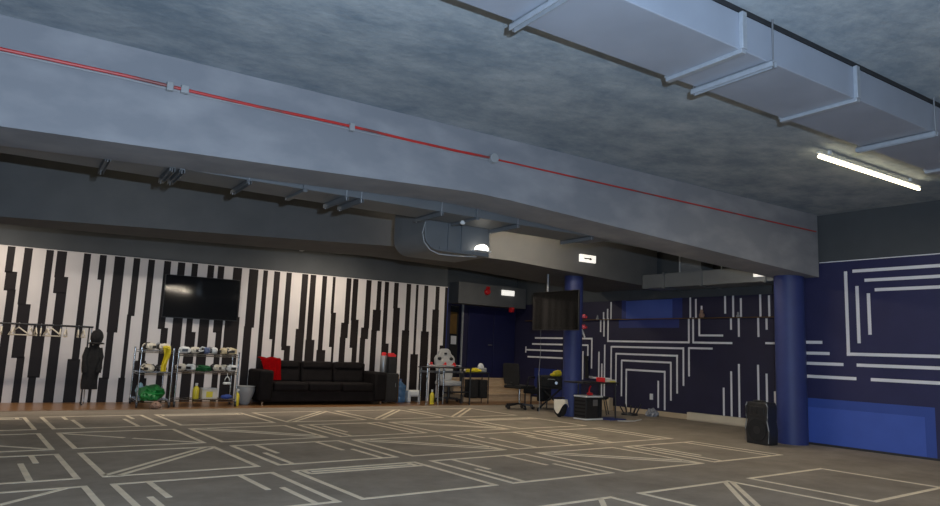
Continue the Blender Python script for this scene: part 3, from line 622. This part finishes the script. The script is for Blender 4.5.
# ------------------------------------------------------------------ desks and gaming chair
DK = V(8.61, 12.34, .004)
t = thing('glass_desk', 'black-topped desk with pale legs beside the striped wall end', 'desk', DK, STH)
m = MB(); m.bb(-.56, .56, -.2, .2, .765, .785); m.build('desk_top', 'plastic', t, bevel=.004)
for x, y, mt in ((-.53, -.17, 'chrome'), (-.24, -.15, 'chrome'), (-.5, .17, 'chrome'), (.06, .16, 'chrome'), (.53, -.17, 'plastic'), (.53, .17, 'plastic')):
    m = MB(); m.cyl((x, y, 0), (x, y, .86 if x < -.5 and y < 0 else .77), .018); m.build('leg', mt, t)
m = MB(); m.bb(-.54, .54, .15, .19, .66, .70); m.build('cross_rail', 'steel', t)
m = MB(); m.bb(-.55, .1, -.195, -.175, .80, .835); m.build('front_rail', 'ltgrey', t)
m = MB(); m.bb(.15, .52, -.17, .17, .25, .27); m.build('lower_shelf', 'plastic', t)
def controller(label, x):
    t = thing('game_controller', label, 'controller', DK+ST*x+V(0, 0, .785), STH, 'red controllers on the desk')
    m = MB(); m.blob((0, 0, .035), (.055, .04, .035), .05, 2); m.build('grip_body', 'redp', t)
    m = MB(); m.cyl((0, -.01, .06), (0, -.02, .095), .02, .026); m.build('stick', 'redp', t)
    return t
c0 = controller('red controller at the left end of the desk by the striped wall', -.36)
dup(c0, 'red controller in the middle of the desk, before the pale chair', DK+ST*(-.02)+V(0, 0, .785), STH); dup(c0, 'red controller before the right side of the pale chair', DK+ST*.2+V(0, 0, .785), STH)
t = thing('monitor_base', 'low pale device lying on the black desk behind the red controllers', 'device', DK+ST*.16+SN*.05+V(0, 0, .785), STH)
m = MB(); m.bb(-.2, .22, -.05, .08, 0, .05); m.build('body', 'ltgrey', t, bevel=.012)
m = MB(); m.bb(-.12, -.02, -.056, -.05, .01, .04); m.bb(.04, .16, -.056, -.05, .01, .04); m.build('dark_slots', 'plastic', t)
bottle('yellow_label_bottle', 'yellow bottle with a white cap standing under the desk', DK+ST*(-.19)+SN*.2+V(0, 0, .0), 'yellowp', 'whitep', .3, .05)
t = thing('gaming_chair', 'light grey racing-style gaming chair behind the black desk', 'chair', (9.12, 13.0, .004), STH)
m = MB()
def gb(u, v):
    pass
prof = [(-.15, .0), (-.19, .12), (-.215, .3), (-.255, .44), (-.26, .54), (-.22, .60), (-.16, .64), (-.14, .71), (-.085, .76), (.085, .76), (.14, .71), (.16, .64), (.22, .60), (.26, .54), (.255, .44), (.215, .3), (.19, .12), (.15, 0)]
m.prism([(a, b+.42) for a, b in prof], .06, .15, lambda a, b, q: (a, q+.08*(b-.42), b)); bk = m.build('backrest', 'ltgrey', t, bevel=.025, seg=3)
for sx in (-1, 1):
    m = MB(); m.blob((sx*.155, .105, .955), (.05, .03, .04), 0, 1, 2); m.build('belt_hole', 'plastic', bk)
m = MB(); m.bb(-.03, .03, .095, .112, 1.05, 1.09); m.build('dark_badge', 'plastic', bk)
m = MB(); m.bb(-.24, .24, -.32, .14, .36, .47); m.build('seat', 'ltgrey', t, bevel=.04, seg=3)
for sx in (-1, 1):
    m = MB(); m.bb(sx*.29-.04, sx*.29+.04, -.26, .0, .62, .655); m.bb(sx*.29-.02, sx*.29+.02, -.16, -.1, .42, .62); m.build('armrest', 'plastic', t, bevel=.01)
m = MB(); m.cyl((0, -.1, .1), (0, -.1, .37), .03); m.build('gas_lift', 'plastic', t)
for k in range(5):
    a = 2*PI*k/5+.3; m = MB(); m.bar((0, -.1, .1), (.3*math.cos(a), -.1+.3*math.sin(a), .07), .05, .035); l = m.build('base_arm', 'plastic', t)
    m = MB(); m.cyl((.3*math.cos(a)-.02, -.1+.3*math.sin(a), .033), (.3*math.cos(a)+.02, -.1+.3*math.sin(a), .033), .032); m.build('caster', 'plastic', l)
D2 = V(9.57, 12.5, .004)
t = thing('black_cart', 'small black cart with dark cloth sides in front of the wooden steps', 'cart', D2, STH)
m = MB(); m.bb(-.26, .26, -.15, .15, .655, .685); m.build('top', 'plastic', t, bevel=.004)
for x in (-.245, .245):
    for y in (-.135, .135):
        m = MB(); m.cyl((x, y, 0), (x, y, .66), .011); m.build('leg', 'plastic', t)
for x0, x1 in ((-.23, -.02), (.02, .23)):
    m = MB(); m.bb(x0, x1, -.14, .13, .12, .52); m.build('cloth_bin', 'fabric', t, bevel=.02)
m = MB(); m.blob((0, 0, .04), (.21, .07, .05), .3, 3, seed=15, flat=0); m.bb(-.2, -.08, -.05, .05, 0, .06); o = m.build('yellow_gun', 'yellow'); o.location = D2+ST*(-.08)-SN*.03+V(0, 0, .685); o.name = 'yellow_tool'; tag(o, 'yellow plastic tool lying on top of the black cart', 'tool')
t = thing('white_headset_stand', 'white-topped grey device standing on the right of the black cart', 'device', D2+ST*.13+SN*.03+V(0, 0, .685), STH)
m = MB(); m.bb(-.11, .11, -.09, .09, 0, .10); m.build('body', 'greyp', t, bevel=.02)
m = MB(); m.blob((0, 0, .12), (.07, .06, .08), .2, 3, seed=3, flat=.09); m.build('white_top', 'whitep', t)
m = MB(); m.blob((0, 0, .04), (.08, .06, .045), .2, 3, seed=7, flat=0); o = m.build('cream_mask', 'offwhite'); o.location = D2+ST*(-.2)+SN*.08+V(0, 0, .685); tag(o, 'small cream object at the back left of the black cart', 'object')

# ------------------------------------------------------------------ office chair, stand, bag
t = thing('office_chair', 'black mesh-back office chair on the carpet edge before the steps', 'chair', (9.66, 11.12, .004), PI/2+.15)
m = MB(); m.bb(-.24, .24, -.24, .24, .42, .49); m.build('seat', 'fabric', t, bevel=.03, seg=3)
m = MB(); m.prism([(-.2, .5), (-.225, .68), (-.21, .9), (-.18, .93), (.18, .93), (.21, .9), (.225, .68), (.2, .5)], .22, .25, lambda a, b, q: (a, q+.12*(b-.5)+.05*abs(a), b)); m.build('backrest', 'fabric', t, bevel=.008)
m = MB(); m.bar((0, .1, .43), (0, .27, .55), .06, .015); m.build('back_bracket', 'plastic', t)
for sx in (-1, 1):
    m = MB(); m.tube([(sx*.25, .08, .45), (sx*.29, .08, .55), (sx*.29, .06, .66), (sx*.29, -.12, .67), (sx*.27, -.15, .64)], .016); m.build('armrest', 'plastic', t)
m = MB(); m.cyl((0, 0, .1), (0, 0, .43), .024); m.build('gas_lift', 'chrome', t)
for k in range(5):
    a = 2*PI*k/5+.2; m = MB(); m.bar((0, 0, .11), (.29*math.cos(a), .29*math.sin(a), .075), .045, .03); l = m.build('base_arm', 'plastic', t)
    m = MB(); m.cyl((.29*math.cos(a)-.02, .29*math.sin(a), .032), (.29*math.cos(a)+.02, .29*math.sin(a), .032), .031); m.build('caster', 'plastic', l)
t = thing('black_armchair', 'dark padded chair behind the office chair, seen from its side', 'chair', (10.22, 11.22, .004), .5+PI)
m = MB(); m.bb(-.22, .22, -.22, .12, .30, .42); m.build('seat', 'fabric', t, bevel=.03, seg=3)
m = MB(); m.bb(-.27, .27, .10, .26, .16, .70); m.build('backrest', 'fabric', t, bevel=.035, seg=3)
for sx in (-1, 1):
    for sy in (-1, 1):
        m = MB(); m.cyl((sx*.19, sy*.18, 0), (sx*.19, sy*.18, .37), .014); m.build('leg', 'plastic', t)
t = thing('folding_stand', 'black crossed-leg stand holding a dark case left of the far column', 'stand', (10.02, 10.55, .004), -.75)
for y in (-.1, .1):
    m = MB(); m.bar((-.26, y, .03), (.2, y, .46), .045, .024); m.build('leg', 'fabric', t)
    m = MB(); m.bar((.26, y+.024, .03), (-.2, y+.024, .46), .045, .024); m.build('leg', 'fabric', t)
for x in (-.26, .26):
    m = MB(); m.cyl((x, -.2, .02), (x, .22, .02), .02); m.build('foot_bar', 'fabric', t)
m = MB(); m.bb(-.22, .22, -.16, .18, .45, .475); m.build('top_frame', 'fabric', t)
t = thing('black_case', 'dark case resting on the crossed-leg stand', 'case', (10.02, 10.55, .479), -.75)
m = MB(); m.bb(-.22, .22, -.15, .15, 0, .23); m.build('body', 'fabric', t, bevel=.03, seg=3)
m = MB(); m.tube([(-.07, -.15, .16), (-.06, -.18, .17), (.06, -.18, .17), (.07, -.15, .16)], .01); m.build('handle', 'steel', t)
m = MB(); m.cyl((.1, -.15, .1), (.1, -.157, .1), .03); m.build('round_knob', 'steel', t)
m = MB(); m.blob((0, 0, .055), (.1, .08, .07), .3, 3, seed=21, flat=0); m.blob((-.12, .0, .03), (.07, .06, .035), .3, 3, seed=22, flat=0); o = m.build('yellow_glove', 'yellow'); o.location = (10.1, 10.46, .709); o.name = 'yellow_bundle'; tag(o, 'yellow bundle on the dark case left of the far column', 'bundle')
t = thing('black_bag', 'black bag with a white cloth over it at the foot of the far column', 'bag', (9.27, 9.50, .004), -.7)
m = MB(); m.blob((0, 0, .15), (.12, .10, .15), .15, 2.5, seed=31, flat=0); m.build('body', 'fabric', t)
m = MB(); m.tube([(-.07, -.05, .28), (-.06, -.06, .36), (.06, -.06, .36), (.07, -.05, .28)], .012); m.build('strap', 'fabric', t)
def wc(u, v):
    a = (u-.5)*2.2; k = v
    return (.135*math.sin(a)*(1-.2*math.sin(5*u)*k), -.125*math.cos(a)*(.45+.6*k)-.01, .325-.23*k*(.7+.4*math.sin(u*6)))
m = MB(); m.sheet(14, 8, wc, .008); o = m.build('white_cloth', 'offwhite'); o.location = (9.27, 9.50, .004); o.rotation_euler.z = -.75; tag(o, 'crumpled white cloth draped over the black bag by the far column', 'cloth')

# ------------------------------------------------------------------ table with computer beside the column
t = thing('side_table', 'thin black table in front of the far blue column', 'table', (9.55, 9.0, .004))
m = MB(); m.bb(-.46, .5, -.24, .24, .655, .68); m.build('table_top', 'plastic', t, bevel=.004)
m = MB(); m.cyl((.46, -.18, .02), (.46, -.18, .66), .013); l = m.build('leg', 'plastic', t)
m = MB(); m.bb(.24, .68, -.26, .16, 0, .015); m.build('foot_plate', 'bluep', l, bevel=.004)
m = MB(); m.cyl((.44, .2, 0), (.44, .2, .66), .013); m.build('leg', 'plastic', t)
m = MB(); m.cyl((-.1, .226, 0), (-.1, .226, .66), .013); m.build('leg', 'plastic', t)
t = thing('computer_tower', 'black computer tower with white edges under the thin table', 'computer', (9.53, 9.05, .004))
m = MB(); m.bb(-.21, .21, -.15, .15, .025, .40); m.build('case', 'plastic', t, bevel=.006)
m = MB(); m.bb(-.215, .225, -.16, .16, .40, .43); m.build('top_edge', 'whitep', t, bevel=.006)
m = MB(); m.bb(-.215, .225, -.16, .16, 0, .026); m.build('bottom_edge', 'whitep', t, bevel=.006)
m = MB(); m.bb(-.03, .09, -.153, -.149, .25, .36); m.build('grey_panel', 'steel', t)
m = MB()
for k in range(5): m.bb(-.215, -.21, -.13, .13, .06+k*.065, .085+k*.065)
m.build('vent', 'dark', t)
m = MB(); m.bb(.1, .19, -.154, -.149, .05, .37); m.build('dark_grille', 'dark', t)
t = thing('red_controller', 'red object on top of the computer tower under the table', 'controller', (9.5, 8.98, .434), .3)
m = MB(); m.blob((0, 0, .03), (.09, .05, .032), .15, 2, seed=40, flat=0); m.build('body', 'redp', t)
m = MB(); m.tube([(-.04, 0, .05), (-.02, 0, .13), (.03, 0, .17)], .014); m.build('stem', 'redp', t)
t = thing('red_white_box', 'flat white box with a red end on the thin black table', 'box', (9.87, 8.93, .684), .05)
m = MB(); m.bb(-.13, .16, -.09, .09, 0, .045); m.build('body', 'offwhite', t, bevel=.006)
m = MB(); m.bb(-.17, -.13, -.092, .092, 0, .08); m.build('red_end', 'redp', t, bevel=.006)
m = MB(); m.bb(.0, .16, -.095, -.09, .0, .02); m.build('yellow_edge', 'yellowp', t)
m = MB(); m.tube([(9.85, 8.62, .01), (10.0, 8.55, .008), (10.2, 8.52, .008), (10.35, 8.6, .008), (10.55, 8.66, .008)], .008, 6); tag(m.build('floor_cable', 'whitep'), 'short white cable on the carpet beside the table foot', 'cable')
t = thing('dark_stool', 'low dark chair behind the thin table leg', 'chair', (10.6, 9.75, .004), .6)
m = MB(); m.bb(-.16, .16, -.16, .16, .3, .35); m.build('seat', 'fabric', t, bevel=.02)
for sx in (-1, 1):
    m = MB(); m.tube([(sx*.14, -.16, 0), (sx*.14, -.1, .3), (sx*.14, .14, .32), (sx*.14, .2, 0)], .011); m.build('leg', 'plastic', t)
t = thing('prong_stand', 'low black stand with upright prongs on the dark carpet by the maze wall', 'stand', (11.2, 9.5, 0), -.64)
m = MB(); m.lathe([(.17, 0), (.16, .03), (.06, .05)]); m.build('base', 'plastic', t)
for k, x in enumerate((-.16, -.07, .03, .12, .2)):
    m = MB(); m.bar((x*.7, 0, .03), (x*1.2, .02*(k % 2), .17+.05*((k*2) % 3)/2), .03, .02); m.build('prong', 'plastic', t)
m = MB(); m.sheet(8, 10, lambda u, v: (XF-.035-.012*math.sin(u*9+v*4), 11.11+.13*u*(1-.3*v), 1.15-.5*v), .012); tag(m.build('black_cloth', 'fabric'), 'narrow black cloth hanging on the maze wall right behind the far column', 'cloth')
m = MB(); m.blob((0, 0, .06), (.13, .12, .09), .6, 3.5, seed=50, flat=0); o = m.build('clear_bag', 'clear'); o.location = (11.45, 9.12, 0); tag(o, 'crumpled clear plastic bag against the maze wall skirting', 'bag')
m = MB(); m.bb(XF-.012, XF, 9.32, 9.40, .31, .43); m.bb(XF-.016, XF-.012, 9.34, 9.38, .34, .40); tag(m.build('wall_socket', 'whitep', bevel=.003), 'white wall socket low on the maze-patterned wall', 'socket')
m = MB(); m.bb(11.56, 11.685, 10.36, 10.64, 0, .27); tag(m.build('beige_block', 'beige', bevel=.008), 'beige block standing against the maze wall behind the table', 'block')
# things on the ledge
t = thing('orange_figure', 'small orange-brown figure standing on the ledge of the maze wall', 'figure', (11.7, 8.14, 1.97))
m = MB(); m.blob((0, 0, .05), (.05, .05, .06), .2, 3, seed=60, flat=0); m.build('body', 'pink', t)
m = MB(); m.blob((0, 0, .125), (.032, .032, .035), .1, 3); m.build('head', 'pink', t)
for i, (y, lb) in enumerate([(10.86, 'small grey trinket on the ledge near the far column'), (7.36, 'small grey trinket on the ledge nearest the front column')]):
    t = thing('ledge_trinket', lb, 'trinket', (11.7, y, 1.97))
    m = MB(); m.lathe([(.03, 0), (.035, .03), (.015, .05), (.02, .08), (.005, .10)]); m.build('body', 'greyp', t)

# ------------------------------------------------------------------ loudspeaker by the front column
t = thing('loudspeaker', 'black portable loudspeaker with silver side strips by the front column', 'loudspeaker', (9.385, 5.63, 0), -PI/2-.12)
pf = [(-.185, 0), (.185, 0), (.185, .03), (.195, .2), (.165, .33), (.175, .38), (.18, .53), (.15, .59), (-.15, .59), (-.18, .53), (-.175, .38), (-.165, .33), (-.195, .2), (-.185, .03)]
m = MB(); m.prism(pf, 0, .25, lambda a, b, q: (a*(1-.18*q/.25), q, b)); m.build('cabinet', 'plastic', t, bevel=.012)
m = MB(); m.cyl((0, .0, .20), (0, -.012, .20), .155, n=36); m.build('woofer_grille', 'fabric', t, bevel=.004)
m = MB(); m.cyl((0, -.008, .20), (0, -.014, .20), .055, n=24); m.build('dust_cap', 'plastic', t)
m = MB(); m.prism([(-.13, .40), (.13, .40), (.11, .53), (-.11, .53)], -.01, .002, lambda a, b, q: (a, q, b)); h = m.build('horn', 'plastic', t, bevel=.004)
for k in range(5):
    m = MB(); m.bb(-.1+.045*k, -.085+.045*k, -.016, -.008, .42, .52); m.build('horn_fin', 'plastic', h)
for sx in (-1, 1):
    m = MB(); m.tube([(sx*.188, -.006, .03), (sx*.196, -.006, .2), (sx*.17, -.006, .33), (sx*.178, -.006, .39), (sx*.182, -.006, .53), (sx*.16, -.006, .58)], .008); m.build('silver_strip', 'greyp', t)
m = MB(); m.bb(-.1, .1, .05, .08, .59, .615); m.build('top_handle', 'plastic', t, bevel=.008)

# ------------------------------------------------------------------ lights
tube_light('lit fluorescent tube on the ceiling under the big duct', (8.0, 3.36, 3.27), 2.15, BTH, 14)
tube_light('fluorescent tube over the middle of the room behind the viewer', (4.58, -2.9, 3.2), 2.25, math.atan2(-1.96, 1.1), 115, col=(1, .88, .72))
tube_light('fluorescent tube behind the viewer toward the side wall', (7.6, -1.5, 3.2), 2.15, BTH, 62)
tube_light('fluorescent tube behind the viewer on the open side of the room', (-1.0, -1.0, 3.2), 2.15, BTH, 80)
tube_light('fluorescent tube in the second bay behind the long duct', bp(7.0, 8.6, 3.13), 2.2, BTH, 4, 'tube2')
tube_light('fluorescent tube in the second bay hidden by the front beam', bp(1.2, 8.3, 3.2), 2.0, BTH, 7, col=(.9, .95, 1))
tube_light('fluorescent tube in the second bay over the far column', bp(8.2, 6.95, 3.2), 1.5, BTH, 14)
tube_light('fluorescent tube high before the left of the striped wall', bp(-.7, 12.75, 3.14), 1.3, BTH, 48, col=(1, .86, .70))
tube_light('fluorescent tube high before the middle of the striped wall', bp(5.1, 12.75, 3.14), 1.3, BTH, 44, col=(1, .86, .70))
tube_light('fluorescent tube high before the wall television', bp(2.2, 12.2, 3.14), 1.3, BTH, 26, col=(1, .95, .88))
tube_light('added unseen tube light brightening the wooden steps', bp(8.9, 12.3, 3.14), 1.2, BTH, 22)  # unseen tube, added to brighten the steps and the floor before them
t = thing('bulkhead_lamp', 'small lit white domed lamp at the end of the grey ceiling unit', 'lamp', bp(4.66, 6.93, 2.365), BTH)
m = MB(); m.bb(-.11, .11, -.05, .05, -.012, 0); m.build('base_plate', 'whitep', t)
m = MB(); m.prism([(.08*math.cos(a), .075*math.sin(a)) for a in [PI*i/12 for i in range(13)]], -.05, .05, lambda a, b, q: (a, q, b)); m.build('diffuser', 'lampw', t, bevel=.01)
m = MB(); m.bb(-.03, .03, .045, .07, -.01, .03); m.build('bracket', 'steel', t)

fl = bpy.data.lights.new('camera_flash', 'SPOT'); fl.energy = 1200; fl.color = (.62, .79, 1.0); fl.shadow_soft_size = .02; fl.spot_size = math.radians(130); fl.spot_blend = .5
fo = bpy.data.objects.new('camera_flash', fl); COL.objects.link(fo); fo.location = (.19, -.06, 1.39)
fo.rotation_euler = V(.55, .74, .38).to_track_quat('-Z', 'Y').to_euler()

w = bpy.data.worlds.new('world'); S.world = w; w.use_nodes = True
w.node_tree.nodes['Background'].inputs[0].default_value = (.5, .6, .75, 1); w.node_tree.nodes['Background'].inputs[1].default_value = .02
S.view_settings.view_transform = 'Standard'; S.view_settings.look = 'None'; S.view_settings.gamma = 1; S.view_settings.exposure = 0.0
try: S.view_settings.use_curve_mapping = False
except Exception: pass
